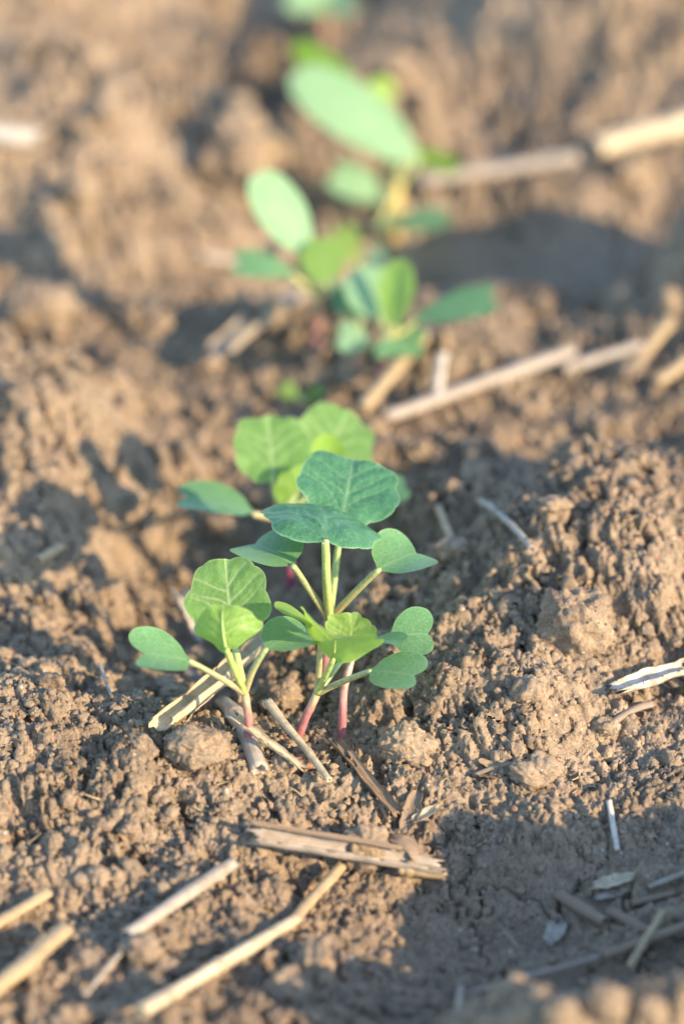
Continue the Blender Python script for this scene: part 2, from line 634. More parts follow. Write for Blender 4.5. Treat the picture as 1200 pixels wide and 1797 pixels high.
def leaf(parent, name, kind, base, tip, nrm, width, mat, beta=0.0, fold=0.0, cup=0.0, teeth=0, tooth=.02,
         ripple=0.0, relief=.0, seed=0, petiole=None, prad=.0007, pcol=((.30, .36, .13), (.34, .44, .17)), res=1.0, twist=0.0, vstr=1.0):
    r_ = random.Random(seed * 31 + 5)
    base = Vector(base); tip = Vector(tip)
    f = tip - base; dist = f.length; f.normalize()
    nn = Vector(nrm); nn = (nn - f * nn.dot(f)).normalized()
    s = f.cross(nn)
    half = OUT[kind]
    mx = max(p[0] for p in half)
    NTH = int(160 * res); NR = int(44 * res)
    right = [Vector((x, y, 0)) for x, y in half]
    rc = catmull(right, NTH // 2 + 1)
    loop = rc + [Vector((-p.x, p.y, 0)) for p in rc[-2:0:-1]]
    n = len(loop)
    lx = np.array([p.x for p in loop]) / mx; ly = np.array([p.y for p in loop])
    # unevenness and teeth on the margin
    th = np.arange(n) / n * 2 * math.pi
    if teeth:
        ph = r_.random() * 6
        wob = sum(np.sin(k * th + r_.random() * 6) * .014 for k in (3, 5, 7))
        t_ = tooth * (np.abs(np.sin(teeth * th / 2 + ph)) ** .7 - .6) + wob
        env = np.clip(np.minimum(np.arange(n), n - np.arange(n)) / (n * .10), 0, 1)
        lx = lx * (1 + t_ * 2 * env); ly = .5 + (ly - .5) * (1 + t_ * 2 * env)
    else:
        wob = sum(np.sin(k * th + r_.random() * 6) * .010 for k in (2, 3, 5))
        env = np.clip(np.minimum(np.arange(n), n - np.arange(n)) / (n * .10), 0, 1)
        lx = lx * (1 + wob * env); ly = .5 + (ly - .5) * (1 + wob * env)
    rho = (np.arange(1, NR + 1) / NR) ** .85
    cx0, cy0 = 0.0, .48
    gx = cx0 + rho[:, None] * (lx - cx0)[None, :]
    gy = cy0 + rho[:, None] * (ly - cy0)[None, :]
    gx = np.concatenate([[cx0], gx.ravel()]); gy = np.concatenate([[cy0], gy.ravel()])
    rr = np.concatenate([[0], np.repeat(rho, n)])
    tt = np.concatenate([[0], np.tile(th, NR)])
    # veins
    ax = np.abs(gx)
    mid = np.exp(-(gx / (.034 * (1.15 - .9 * np.clip(gy, 0, 1)) + .008)) ** 2)
    dmin = np.full(gx.shape, 1.0); vv = np.zeros(gx.shape)
    nv = 3 if kind in ('true', 'long', 'orb') else 3
    for side in (-1, 1):
        for k in range(nv):
            y0 = .08 + .70 * k / nv + (.07 if side > 0 else 0) + r_.uniform(-.05, .05)
            sl = .70 - .10 * k + r_.uniform(-.12, .12)
            yv = y0 + sl * ax - .24 * ax ** 2 + .03 * np.sin(ax * 6 + k * 2 + side)
            d = np.abs(gy - yv) * .80
            d = np.where(gx * side >= -.02, d, 1.0)
            dmin = np.minimum(dmin, d)
            wv = .015 * (1 - .5 * ax)
            vv = np.maximum(vv, np.exp(-(d / np.maximum(wv, .004)) ** 2) * (1 - .45 * ax))
    strength = .85 if kind in ('true', 'long', 'orb') else .28
    vein = np.clip(np.maximum(mid * (.9 if strength > .5 else .45), vv * strength * .75) * vstr, 0, 1)
    rim = np.clip((rr - .965) / .03, 0, 1) * .55
    # relief: blade puffs up between the veins
    dd = np.minimum(dmin, np.abs(gx) * .7)
    puff = 1 - np.exp(-(dd / .10) ** 2)
    bl = np.asarray([.6 * perlin(gx * 4 + seed, gy * 5, seed + 3) + .4 * perlin(gx * 9, gy * 10 + seed, seed + 8)])[0]
    # shape
    L = 1.0; ar = width / 2 / dist
    if abs(beta) < 1e-3: beta = 1e-3
    k_ = beta
    sy = gy; Yb = np.sin(k_ * sy) / k_; Zb = (1 - np.cos(k_ * sy)) / k_
    ty, tz = math.sin(k_) / k_, (1 - math.cos(k_)) / k_
    ch = math.hypot(ty, tz)
    xw = gx * ar
    fa = fold * np.tanh(ax * 4)
    zc = np.abs(xw) * np.sin(fa) + cup * xw ** 2 / max(ar, 1e-6)
    xw2 = xw * np.cos(fa)
    zr = ripple * ar * rr ** 3 * (np.sin(5 * tt + seed) * .6 + np.sin(8 * tt + 2.1 * seed) * .4)
    zr = zr + relief * ar * (puff * (1 - rr ** 6) * .6 + bl * .35)
    zt = zc + zr
    # local normal of the bent midrib
    ny = -np.sin(k_ * sy); nz = np.cos(k_ * sy)
    Yl = Yb + zt * ny; Zl = Zb + zt * nz
    al = math.atan2(tz, ty)
    Y2 = (Yl * math.cos(al) + Zl * math.sin(al)) / ch
    Z2 = (-Yl * math.sin(al) + Zl * math.cos(al)) / ch
    X2 = xw2
    if twist:
        ang = twist * (gy - .3)
        X2, Z2 = X2 * np.cos(ang) - Z2 * np.sin(ang), X2 * np.sin(ang) + Z2 * np.cos(ang)
    S = np.array(s); F = np.array(f); Nn = np.array(nn)
    V = np.array(base)[None, :] + dist * (X2[:, None] * S + Y2[:, None] * F + Z2[:, None] * Nn)
    q = []
    for i in range(NR - 1):
        a = 1 + i * n; b = a + n
        k = np.arange(n); k2 = (k + 1) % n
        q.append(np.stack([a + k, b + k, b + k2, a + k2], -1))
    q = np.concatenate(q)
    k = np.arange(n)
    t = np.stack([np.zeros(n, int), 1 + k, 1 + (k + 1) % n], -1)
    me = mesh_np(name, V, q, t)
    fattr(me, 'vein', vein); fattr(me, 'rim', rim)
    o = mkobj(name, me, mat, parent)
    if petiole:
        # runs from the node into the first part of the midrib, on the under side
        sel = [base + (f * dist * .05) - nn * prad * 1.0]
        pts = [Vector(p) for p in petiole] + [base - nn * prad * .5] + sel
        path = catmull(pts, 20)
        rad = [prad * (1.12 - .25 * i / 19) if i < 16 else prad * (.9 - .18 * (i - 15)) for i in range(20)]
        cols = [lerp3(pcol[0], pcol[1], i / 19) for i in range(20)]
        tube('petiole', path, rad, cols, 12, o, groove=.25)
    if kind in ('true', 'long', 'orb') and petiole:
        # raised midrib on the under side
        idx = [np.argmin((gx) ** 2 + (gy - yy) ** 2) for yy in np.linspace(.12, .86, 14)]
        path = [Vector(V[i]) - (nn * math.cos(k_ * gy[i] - al) - f * math.sin(k_ * gy[i] - al)) * prad * (.55 - .35 * gy[i]) for i in idx]
        rad = [prad * .45 * (1 - .8 * i / 13) for i in range(14)]
        tube('midrib', path, rad, [pcol[1]] * 14, 8, o)
    return o


HAIR = []


def stem(parent, pts, r0, r1, c0=(.36, .14, .14), c1=(.37, .30, .15)):
    path = catmull(pts, 24)
    rad = [r0 + (r1 - r0) * i / 23 for i in range(24)]
    cols = [lerp3(c0, c1, max(0, (i / 23 - .35) / .65) ** 1.3) for i in range(24)]
    tube('stem', path, rad, cols, 16, parent)
    return path


def seedling(label, base_px, sink=.004):
    g = hit(*base_px)
    e = empty('seedling', g)
    tag(e, label, 'seedling', 'green seedlings in one sown row')
    return e, g


def LW(px, p):
    return pxm(px, p)


# --- plant A: left of the front pair
eA, gA = seedling('small seedling with a cupped leaf in front of a round upright leaf', (435, 1300))
y0 = gA.y
node = P(430, 1217, y0 + .001)
stem(eA, [gA - Vector((0, 0, .006)), P(437, 1275, y0), P(434, 1245, y0), node], .00118, .00098)
b = P(338, 1160, y0 - .006); leaf(eA, 'cotyledon', 'cotn', b, P(232, 1146, y0 - .010), (.1, -.16, 1), LW(118, b), 'cotyledon_green',
     beta=-.25, cup=.25, seed=1, petiole=[node, P(392, 1192, y0 - .003)], prad=.00082, pcol=((.36, .27, .17), (.20, .33, .13)))
b = P(464, 1141, y0 + .000); leaf(eA, 'cotyledon', 'cot', b, P(546, 1106, y0 + .012), (-.05, -.18, 1), LW(108, b), 'cotyledon_green',
     beta=-.3, cup=.2, seed=2, petiole=[node, P(443, 1180, y0)], prad=.00085, pcol=((.36, .28, .15), (.22, .34, .12)))
b = P(408, 1112, y0 + .011); leaf(eA, 'leaf', 'orb', b, P(395, 980, y0 + .024), (-.05, -1, .35), LW(146, b), 'leaf_fresh',
     beta=-.25, cup=.10, teeth=9, tooth=.035, ripple=.05, relief=.055, vstr=1.25, seed=3, petiole=[node, P(419, 1165, y0 + .006)], prad=.00085)
b = P(399, 1142, y0 - .006); leaf(eA, 'leaf', 'true', b, P(391, 1060, y0 - .002), (.10, 1, .45), LW(122, b), 'leaf_pale',
     beta=1.25, cup=.55, teeth=9, tooth=.02, ripple=.10, relief=.06, vstr=1.1, seed=4, petiole=[node, P(414, 1180, y0 - .003)], prad=.00085,
     pcol=((.34, .44, .12), (.30, .42, .12)))

# --- plant B: centre front, leaning right
eB, gB = seedling('slanting pink-stemmed seedling with a folded pale leaf over its two front stalks', (524, 1292))
y0 = gB.y
node = P(556, 1217, y0 + .001)
stem(eB, [gB - Vector((.002, 0, .006)), P(535, 1262, y0), P(547, 1238, y0), node], .00118, .00098)
b = P(644, 1177, y0 - .006); leaf(eB, 'cotyledon', 'cot', b, P(738, 1188, y0 - .012), (.10, -.22, 1), LW(108, b), 'cotyledon_green',
     beta=-.3, cup=.15, seed=5, petiole=[node, P(598, 1197, y0 - .002)], prad=.00082, pcol=((.34, .30, .15), (.26, .36, .13)))
b = P(564, 1108, y0 - .002); leaf(eB, 'cotyledon', 'cot2', b, P(486, 1072, y0 - .004), (.30, .32, 1), LW(85, b), 'leaf_pale',
     beta=-.2, cup=.25, seed=6, petiole=[node, P(561, 1165, y0)], prad=.0008, pcol=((.34, .30, .15), (.32, .40, .16)))
b = P(584, 1158, y0 - .006); leaf(eB, 'leaf', 'true', b, P(578, 1112, y0 - .020), (.42, .62, .75), LW(150, b), 'leaf_pale',
     beta=-.9, cup=.35, teeth=8, tooth=.02, ripple=.06, relief=.04, seed=7, petiole=[node, P(570, 1188, y0 - .003)], prad=.0008,
     pcol=((.33, .42, .13), (.32, .43, .13)))
b = P(606, 1150, y0 + .008); leaf(eB, 'leaf', 'true', b, P(626, 1077, y0 + .013), (-.25, -1, .4), LW(94, b), 'leaf_pale',
     beta=.25, cup=.3, teeth=13, tooth=.05, ripple=.08, relief=.06, seed=8, petiole=[node, P(584, 1180, y0 + .005)], prad=.0007)

# --- plant D: pink stem in a small hole
eD, gD = seedling('seedling with a thin pink stem rising from a hole and one notched seed leaf', (600, 1288))
y0 = gD.y
node = P(616, 1158, y0 + .006)
stem(eD, [gD - Vector((0, 0, .006)), P(601, 1255, y0), P(604, 1210, y0 + .002), node], .00112, .0009, c1=(.45, .30, .2))
b = P(680, 1116, y0 + .008); leaf(eD, 'cotyledon', 'cot', b, P(760, 1112, y0 + .008), (.15, -.55, 1), LW(100, b), 'cotyledon_green',
     beta=-.25, cup=.2, seed=9, petiole=[node, P(642, 1136, y0 + .007)], prad=.00075)
b = P(650, 1124, y0 + .000); leaf(eD, 'cotyledon', 'cot2', b, P(707, 1128, y0 - .006), (-.1, .05, 1), LW(48, b), 'cotyledon_green',
     beta=-.3, cup=.3, seed=10, petiole=[node, P(630, 1140, y0 + .004)], prad=.0007)

# --- plant C: the tallest of the front cluster
eC, gC = seedling('tallest seedling with broad blue-green leaves on long upright stalks', (568, 1192))
y0 = gC.y
node = P(578, 1088, y0 - .002)
stem(eC, [gC - Vector((0, 0, .006)), P(571, 1160, y0), P(575, 1125, y0 - .001), node], .00135, .0012, c0=(.36, .15, .17), c1=(.38, .27, .18))
b = P(517, 994, y0 - .010); leaf(eC, 'cotyledon', 'cot', b, P(440, 952, y0 + .002), (.16, -.20, 1), LW(138, b), 'cotyledon_green',
     beta=-.45, cup=.2, seed=11, petiole=[node, P(550, 1045, y0 - .006)], prad=.0009, pcol=((.36, .30, .17), (.20, .33, .14)))
b = P(660, 1001, y0 - .008); leaf(eC, 'cotyledon', 'cot', b, P(738, 968, y0 + .002), (-.04, -.28, 1), LW(126, b), 'cotyledon_green',
     beta=-.35, cup=.30, seed=12, petiole=[node, P(612, 1050, y0 - .005)], prad=.00092, pcol=((.38, .30, .15), (.22, .33, .12)))
b = P(572, 951, y0 - .014); leaf(eC, 'leaf', 'orb', b, P(556, 890, y0 + .010), (.26, -.16, 1), LW(216, b), 'leaf_blue',
     beta=-.95, cup=-.22, teeth=13, tooth=.02, ripple=.03, relief=.075, vstr=.3, seed=13, petiole=[node, P(573, 1020, y0 - .010)], prad=.00105,
     pcol=((.36, .44, .15), (.36, .46, .17)))
b = P(600, 914, y0 + .006); leaf(eC, 'leaf', 'orb', b, P(620, 802, y0 + .026), (.12, -.75, .7), LW(182, b), 'leaf_blue',
     beta=-.35, cup=.08, teeth=11, tooth=.03, ripple=.05, relief=.06, vstr=.6, seed=14, petiole=[node, P(588, 1010, y0 + .002)], prad=.00095,
     pcol=((.30, .38, .15), (.34, .46, .18)))

# --- plant E: behind the front cluster
eE, gE = seedling('slightly blurred seedling with two round upright leaves, just behind the tallest seedling', (512, 1035))
y0 = gE.y
node = P(492, 908, y0)
stem(eE, [gE - Vector((0, 0, .006)), P(508, 980, y0), P(498, 940, y0), node], .0014, .0012, c0=(.24, .07, .11), c1=(.42, .3, .15))
b = P(480, 842, y0); leaf(eE, 'leaf', 'orb', b, P(470, 729, y0 + .014), (.12, -1, .45), LW(132, b), 'leaf_fresh',
     beta=-.2, cup=.10, teeth=9, tooth=.05, ripple=.06, relief=.05, seed=15, petiole=[node, P(487, 875, y0)], prad=.0011)
b = P(560, 822, y0 + .014); leaf(eE, 'leaf', 'orb', b, P(612, 722, y0 + .028), (.05, -.9, .55), LW(146, b), 'leaf_fresh',
     beta=-.2, cup=.05, teeth=9, tooth=.02, ripple=.05, relief=.03, seed=16, petiole=[node, P(520, 870, y0 + .008)], prad=.001)
b = P(566, 832, y0 + .008); leaf(eE, 'leaf', 'long', b, P(580, 763, y0 + .012), (.1, -1, .3), LW(60, b), 'leaf_young',
     beta=.2, cup=.3, seed=17, petiole=[node, P(530, 880, y0 + .005)], prad=.0007)
b = P(494, 888, y0 - .003); leaf(eE, 'leaf', 'true', b, P(544, 815, y0 - .002), (-.45, .75, .6), LW(78, b), 'leaf_pale',
     beta=.6, cup=.5, teeth=9, tooth=.03, ripple=.08, relief=.06, seed=18, petiole=[node, P(492, 897, y0)], prad=.0007)
b = P(450, 900, y0 - .006); leaf(eE, 'cotyledon', 'cot', b, P(312, 873, y0 - .006), (.1, -.02, 1), LW(112, b), 'cotyledon_green',
     beta=-.4, cup=.15, seed=19, petiole=[node, P(474, 908, y0 - .002)], prad=.001, pcol=((.42, .28, .16), (.36, .38, .2)))
b = P(655, 872, y0 + .012); leaf(eE, 'cotyledon', 'cot', b, P(714, 852, y0 + .014), (0, -.15, 1), LW(80, b), 'cotyledon_green',
     beta=-.3, seed=20, petiole=[node, P(570, 885, y0 + .008)], prad=.0009)


def far_plant(label, base_px, node_px, specs, rs=.0016, c0=(.46, .2, .17), c1=(.48, .38, .15)):
    e, g = seedling(label, base_px)
    y = g.y
    nd_ = P(*node_px, y)
    stem(e, [g - Vector((0, 0, .006)), P((base_px[0] * .5 + node_px[0] * .5), (base_px[1] + node_px[1]) / 2, y), nd_], rs, rs * .85, c0, c1)
    for i, (nm, kind, bp, tp, n, wpx, mat, dy0, dy1, kw) in enumerate(specs):
        b = P(*bp, y + dy0)
        mid_ = (nd_ + b) * .5 + Vector((0, 0, -.001))
        leaf(e, nm, kind, b, P(*tp, y + dy1), n, LW(wpx, b), mat, seed=int(bp[0]) + i, petiole=[nd_, mid_],
             prad=.0010, pcol=((.44, .38, .12), (.38, .46, .18)), res=.7, **kw)
    return e


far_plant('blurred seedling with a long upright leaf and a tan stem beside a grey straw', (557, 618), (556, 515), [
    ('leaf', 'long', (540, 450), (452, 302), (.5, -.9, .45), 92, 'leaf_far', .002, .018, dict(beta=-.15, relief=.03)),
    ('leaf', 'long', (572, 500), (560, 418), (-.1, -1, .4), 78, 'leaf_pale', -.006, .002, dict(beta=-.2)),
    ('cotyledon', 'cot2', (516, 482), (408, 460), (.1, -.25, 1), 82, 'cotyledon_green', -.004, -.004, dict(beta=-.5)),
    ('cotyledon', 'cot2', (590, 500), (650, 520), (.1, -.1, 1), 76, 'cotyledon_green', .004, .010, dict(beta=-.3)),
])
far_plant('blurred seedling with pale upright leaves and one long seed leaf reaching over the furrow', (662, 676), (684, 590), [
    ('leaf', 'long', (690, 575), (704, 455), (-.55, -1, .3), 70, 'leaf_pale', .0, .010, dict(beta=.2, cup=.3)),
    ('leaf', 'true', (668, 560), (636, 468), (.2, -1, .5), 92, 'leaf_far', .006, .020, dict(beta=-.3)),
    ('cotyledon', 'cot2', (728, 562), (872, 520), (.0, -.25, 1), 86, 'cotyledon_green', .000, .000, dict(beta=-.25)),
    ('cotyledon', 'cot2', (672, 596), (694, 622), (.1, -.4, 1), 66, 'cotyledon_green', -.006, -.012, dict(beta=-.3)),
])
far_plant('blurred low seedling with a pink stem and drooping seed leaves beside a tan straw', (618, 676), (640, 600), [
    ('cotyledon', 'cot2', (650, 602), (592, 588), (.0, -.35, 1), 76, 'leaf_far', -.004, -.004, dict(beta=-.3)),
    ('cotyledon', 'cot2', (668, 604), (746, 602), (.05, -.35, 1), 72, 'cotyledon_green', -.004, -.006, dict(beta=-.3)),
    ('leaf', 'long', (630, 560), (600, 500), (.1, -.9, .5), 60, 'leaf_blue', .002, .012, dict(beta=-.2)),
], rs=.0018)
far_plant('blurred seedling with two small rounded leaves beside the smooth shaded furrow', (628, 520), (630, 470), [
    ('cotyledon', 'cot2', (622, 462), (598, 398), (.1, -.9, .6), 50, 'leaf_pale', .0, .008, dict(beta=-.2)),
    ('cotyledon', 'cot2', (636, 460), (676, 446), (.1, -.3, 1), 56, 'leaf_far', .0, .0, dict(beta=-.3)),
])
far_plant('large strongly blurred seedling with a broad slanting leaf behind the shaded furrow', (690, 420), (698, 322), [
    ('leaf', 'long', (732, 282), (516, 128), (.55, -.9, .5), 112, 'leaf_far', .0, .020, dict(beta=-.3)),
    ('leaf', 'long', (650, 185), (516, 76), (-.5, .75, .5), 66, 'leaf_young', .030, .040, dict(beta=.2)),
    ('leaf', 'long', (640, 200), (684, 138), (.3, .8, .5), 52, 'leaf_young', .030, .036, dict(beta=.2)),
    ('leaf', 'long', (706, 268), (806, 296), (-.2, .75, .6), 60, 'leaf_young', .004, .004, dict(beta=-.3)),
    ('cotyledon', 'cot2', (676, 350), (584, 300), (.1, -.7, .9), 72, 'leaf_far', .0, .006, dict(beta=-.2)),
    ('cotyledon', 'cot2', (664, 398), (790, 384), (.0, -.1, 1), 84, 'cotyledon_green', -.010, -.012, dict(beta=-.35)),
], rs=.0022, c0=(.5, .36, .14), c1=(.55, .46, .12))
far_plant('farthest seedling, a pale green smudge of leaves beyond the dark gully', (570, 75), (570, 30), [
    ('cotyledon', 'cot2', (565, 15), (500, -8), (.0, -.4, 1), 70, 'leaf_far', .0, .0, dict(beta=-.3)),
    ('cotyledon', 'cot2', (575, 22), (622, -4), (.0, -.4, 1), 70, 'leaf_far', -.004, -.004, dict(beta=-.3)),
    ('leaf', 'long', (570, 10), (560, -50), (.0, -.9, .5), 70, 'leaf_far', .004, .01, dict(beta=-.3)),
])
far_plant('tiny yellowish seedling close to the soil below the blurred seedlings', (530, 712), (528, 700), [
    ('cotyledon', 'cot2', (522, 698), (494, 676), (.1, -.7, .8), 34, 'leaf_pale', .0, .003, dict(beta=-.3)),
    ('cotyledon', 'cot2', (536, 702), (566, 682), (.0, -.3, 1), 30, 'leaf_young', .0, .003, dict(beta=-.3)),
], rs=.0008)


# ------------------------------------------------------------------ straw and other litter
def strip_mesh(path, prof, close, fib_w, ragged=0.0, seed=0, wall=0.0):
    """sweep prof(i, t) -> list of 2D points along the path"""
    T, N = frames(path)
    n = len(path)
    r_ = random.Random(seed)
    V = []; F = []
    Ls = [0]
    for i in range(1, n):
        Ls.append(Ls[-1] + (path[i] - path[i - 1]).length)
    m = None
    for i in range(n):
        b = T[i].cross(N[i])
        pr = prof(i, i / (n - 1))
        m = len(pr)
        for k, (u, v) in enumerate(pr):
            off = Vector((0, 0, 0))
            if ragged and i in (0, n - 1):
                off = T[i] * (r_.uniform(-1, 1) * ragged)
            V.append(path[i] + b * u + N[i] * v + off)
            F.append((k / m * fib_w, Ls[i], 0))
    q = []
    for i in range(n - 1):
        for k in range(m if close else m - 1):
            k2 = (k + 1) % m
            q.append((i * m + k, i * m + k2, (i + 1) * m + k2, (i + 1) * m + k))
    return V, F, q, m, n


def culm(name, pts, rad, mat, label, cat='straw', group=None, kind='tube', flat=.8, seed=0, nodes=(), jitter=.05,
         taper=.0, parent=None, up=None, arc=math.pi * 1.1, n=28):
    path = catmull(pts, n)
    r_ = random.Random(seed * 7 + 1)
    ph = [r_.random() * 6 for _ in range(6)]
    Ltot = sum((path[i] - path[i - 1]).length for i in range(1, n))
    def R(i, t):
        r = rad * (1 - taper * t) * (1 + jitter * math.sin(t * 9 + ph[0]))
        for nt_, amp in nodes:
            r *= 1 + amp * math.exp(-((t - nt_) * Ltot / (rad * .8)) ** 2)
        return r
    SEG = 22
    if kind == 'tube':
        def prof(i, t):
            r = R(i, t); out = []
            for k in range(SEG):
                a = 2 * math.pi * k / SEG
                rr = r * (1 + jitter * .7 * math.sin(2 * a + ph[1] + t * 2) + .025 * math.cos(9 * a + ph[2]))
                out.append((math.cos(a) * rr, math.sin(a) * rr * flat))
            return out
        V, F, q, m, nn = strip_mesh(path, prof, True, rad * 6, rad * .35, seed)
        t_ = []
        # hollow ends: a wall ring and a recessed floor
        for end in (0, nn - 1):
            T, N = frames(path)
            c = path[end]; s_ = 1 if end == 0 else -1
            ring = [end * m + k for k in range(m)]
            st = len(V)
            for k in ring:
                V.append(c + (V[k] - c) * .66); F.append(F[k])
            for k in ring:
                V.append(c + (V[k] - c) * .6 + T[end] * (s_ * rad * 1.3)); F.append(F[k])
            V.append(c + T[end] * (s_ * rad * 1.4)); F.append(F[ring[0]])
            for k in range(m):
                k2 = (k + 1) % m
                a = (ring[k], ring[k2], st + k2, st + k); b = (st + k, st + k2, st + m + k2, st + m + k)
                q.append(a if s_ < 0 else a[::-1]); q.append(b if s_ < 0 else b[::-1])
                t_.append((st + m + k, st + m + k2, st + 2 * m))
    else:
        # split culm or flake: a gutter with wall thickness
        half = 12
        wl = rad * .16 if kind == 'split' else rad * .10
        def prof(i, t):
            r = R(i, t)
            env = 1.0
            if kind == 'flake':
                env = max(.12, math.sin(math.pi * min(max(t * .9 + .06, 0), 1)) ** .55)
            outer_, inner_ = [], []
            for k in range(half + 1):
                s = k / half * 2 - 1
                a = s * arc / 2 * (1 if kind == 'split' else .5)
                edge = 1 + .10 * math.sin(t * 23 + s * 3 + ph[3]) * abs(s)
                rr = r * env * edge
                cr = r if kind == 'split' else r * 2
                outer_.append((math.sin(a) * rr * (1 if kind == 'split' else 2), -math.cos(a) * cr * flat + cr * flat * .5 + .05 * rr * math.sin(s * 14 + ph[4])))
            for (u, v) in reversed(outer_):
                inner_.append((u * .97, v + wl))
            return outer_ + inner_
        V, F, q, m, nn = strip_mesh(path, prof, True, rad * 6, rad * 1.1, seed)
        t_ = []
        for end, s_ in ((0, 1), (nn - 1, -1)):
            for k in range(half):
                a = (end * m + k, end * m + k + 1, end * m + m - 2 - k, end * m + m - 1 - k)
                q.append(a[::-1] if s_ > 0 else a)
    me = mesh_np(name, [tuple(v) for v in V], q, t_)
    vattr(me, 'fibre', F)
    if parent is None:
        c = path[0]
        e = mkobj(name, me, mat)
        # origin at the piece itself
        mid_ = path[n // 2]
        me.transform(__import__('mathutils').Matrix.Translation(-mid_))
        e.location = mid_
        tag(e, label, cat, group)
        return e, path, R
    return mkobj(name, me, mat, parent), path, R


def node_ring(parent, path, t, r, mat):
    i = max(1, min(len(path) - 2, int(t * (len(path) - 1))))
    d = (path[i + 1] - path[i - 1]).normalized()
    pp = [path[i] - d * r * .55, path[i] - d * r * .25, path[i] + d * r * .25, path[i] + d * r * .55]
    T, N = frames(pp)
    V = []; q = []; F = []
    m = 18
    for j, p in enumerate(pp):
        b = T[j].cross(N[j]); rr = r * (1.03, 1.2, 1.16, 1.02)[j]
        for k in range(m):
            a = 2 * math.pi * k / m
            V.append(tuple(p + b * math.cos(a) * rr + N[j] * math.sin(a) * rr * .9)); F.append((k * .0003, j * .001, 0))
    for j in range(3):
        for k in range(m):
            k2 = (k + 1) % m
            q.append((j * m + k, j * m + k2, (j + 1) * m + k2, (j + 1) * m + k))
    me = mesh_np('node_ring', V, q)
    vattr(me, 'fibre', F)
    o = link(bpy.data.objects.new('node_ring', me))
    me.materials.append(MATS[mat])
    o.parent = parent
    o.matrix_parent_inverse = __import__('mathutils').Matrix.Translation(parent.location).inverted()
    return o


def rest(px, py, r, lift=0.0):
    g = hit(px, py)
    return g + Vector((0, 0, r * .75 + lift))


def lay(a, b, wpx, n=5, lift=(0, 0), bow=0.0):
    """points of a straight stiff piece lying on the ground between two pixels"""
    ga = hit(*a); gb = hit(*b)
    r = pxm(wpx, (ga + gb) / 2) / 2
    A = ga + Vector((0, 0, r * .7 + lift[0])); B = gb + Vector((0, 0, r * .7 + lift[1]))
    # lift until no ground pokes far through it
    need = 0
    for i in range(1, 20):
        p = A.lerp(B, i / 20)
        need = max(need, hz(p.x, p.y) + r * .1 - p.z)
    need = min(need, .006)
    rj = random.Random(int(a[0] * 7 + b[1]))
    sd_ = (B - A).cross(Vector((0, 0, 1))).normalized()
    jj = [0 if i in (0, n - 1) else rj.uniform(-.14, .14) * r for i in range(n)]
    pts = [A.lerp(B, i / (n - 1)) + sd_ * jj[i] + Vector((0, 0, need * math.sin(math.pi * (i / (n - 1))) ** .5 + bow * math.sin(math.pi * i / (n - 1)))) for i in range(n)]
    return pts, r


GS = 'dry straw pieces scattered on the soil'


def put(a, b, wpx, mat, label, name='straw_piece', cat='straw', kind='tube', lift=(0, 0), bow=0.0, nodes=(), ring=False, group=GS, **kw):
    pts, r = lay(a, b, wpx, lift=lift, bow=bow)
    o, path, R = culm(name, pts, r, mat, label, cat, group, kind, seed=int(a[0] + a[1] * 3), nodes=nodes, **kw)
    if ring:
        for t, amp in nodes:
            node_ring(o, path, t, r * 1.05, mat)
    return o


# in focus, round the front plants
put((284, 1292), (478, 1142), 34, 'straw_pale', 'spotted pale split straw lying behind the seedling with the cupped leaf', kind='split', arc=4.4, lift=(.001, .003))
put((300, 1300), (424, 1198), 20, 'straw_pale', 'thin pale straw strip tucked along the spotted split straw', kind='split', arc=2.6, lift=(.0005, .0015))
put((392, 1246), (455, 1366), 30, 'straw_grey', 'greyish straw with a swollen joint and ragged end beside a pink stem', nodes=((.34, .22),), ring=True, lift=(.001, .001))
put((408, 1300), (532, 1374), 21, 'straw_pale', 'pale splintered straw crossing over the jointed greyish straw', kind='split', arc=3.6, lift=(.006, .003), taper=.4)
put((470, 1277), (578, 1393), 17, 'straw_pale', 'slim pale straw pointing down from below the slanting stem', lift=(.007, .003), taper=.3)
put((588, 1326), (696, 1452), 22, 'straw_brown', 'brown frayed stalk lying on the lit slope below the pink stems', kind='split', arc=3.4, lift=(.003, .003))
put((612, 1336), (668, 1412), 12, 'straw_brown', 'thin brown fibre strip beside the frayed brown stalk', kind='split', arc=2.4, lift=(.003, .003))
# the big split straw in front
put((448, 1508), (770, 1556), 38, 'straw_grey', 'wide weathered split straw with a tube end lying across the soil', kind='split', arc=3.7, nodes=((.83, .06),), lift=(.004, .003))
put((440, 1496), (705, 1536), 14, 'straw_brown', 'narrow dark-edged straw strip lying on the wide weathered split straw', kind='split', arc=2.6, lift=(.008, .007))
put((700, 1549), (780, 1560), 26, 'straw_gold', 'short brownish straw tube capping the end of the wide split straw', lift=(.003, .003), nodes=((.25, .1),), ring=True)
# lower left
put((600, 1548), (516, 1626), 20, 'straw_gold', 'short golden straw stub pointing at the wide weathered straw', lift=(.004, .001))
put((520, 1632), (248, 1802), 26, 'straw_pale', 'long pale straw with a joint, in line with the short golden stub', nodes=((.55, .12),), ring=True, lift=(.002, .003))
put((410, 1534), (222, 1664), 27, 'straw_grey', 'greyish-pink straw with one frayed end on the sunlit slope', nodes=((.14, .12),), lift=(.002, .002))
put((238, 1656), (148, 1764), 10, 'straw_grey', 'thin bent straw sliver hanging off the greyish-pink straw', lift=(.002, .002))
put((116, 1660), (-30, 1788), 36, 'straw_gold', 'thickest golden straw, lying parallel to a thinner golden stub', lift=(.003, .003))
put((86, 1590), (-20, 1650), 22, 'straw_gold', 'thinner golden straw stub beside the thickest golden straw', lift=(.003, .002))
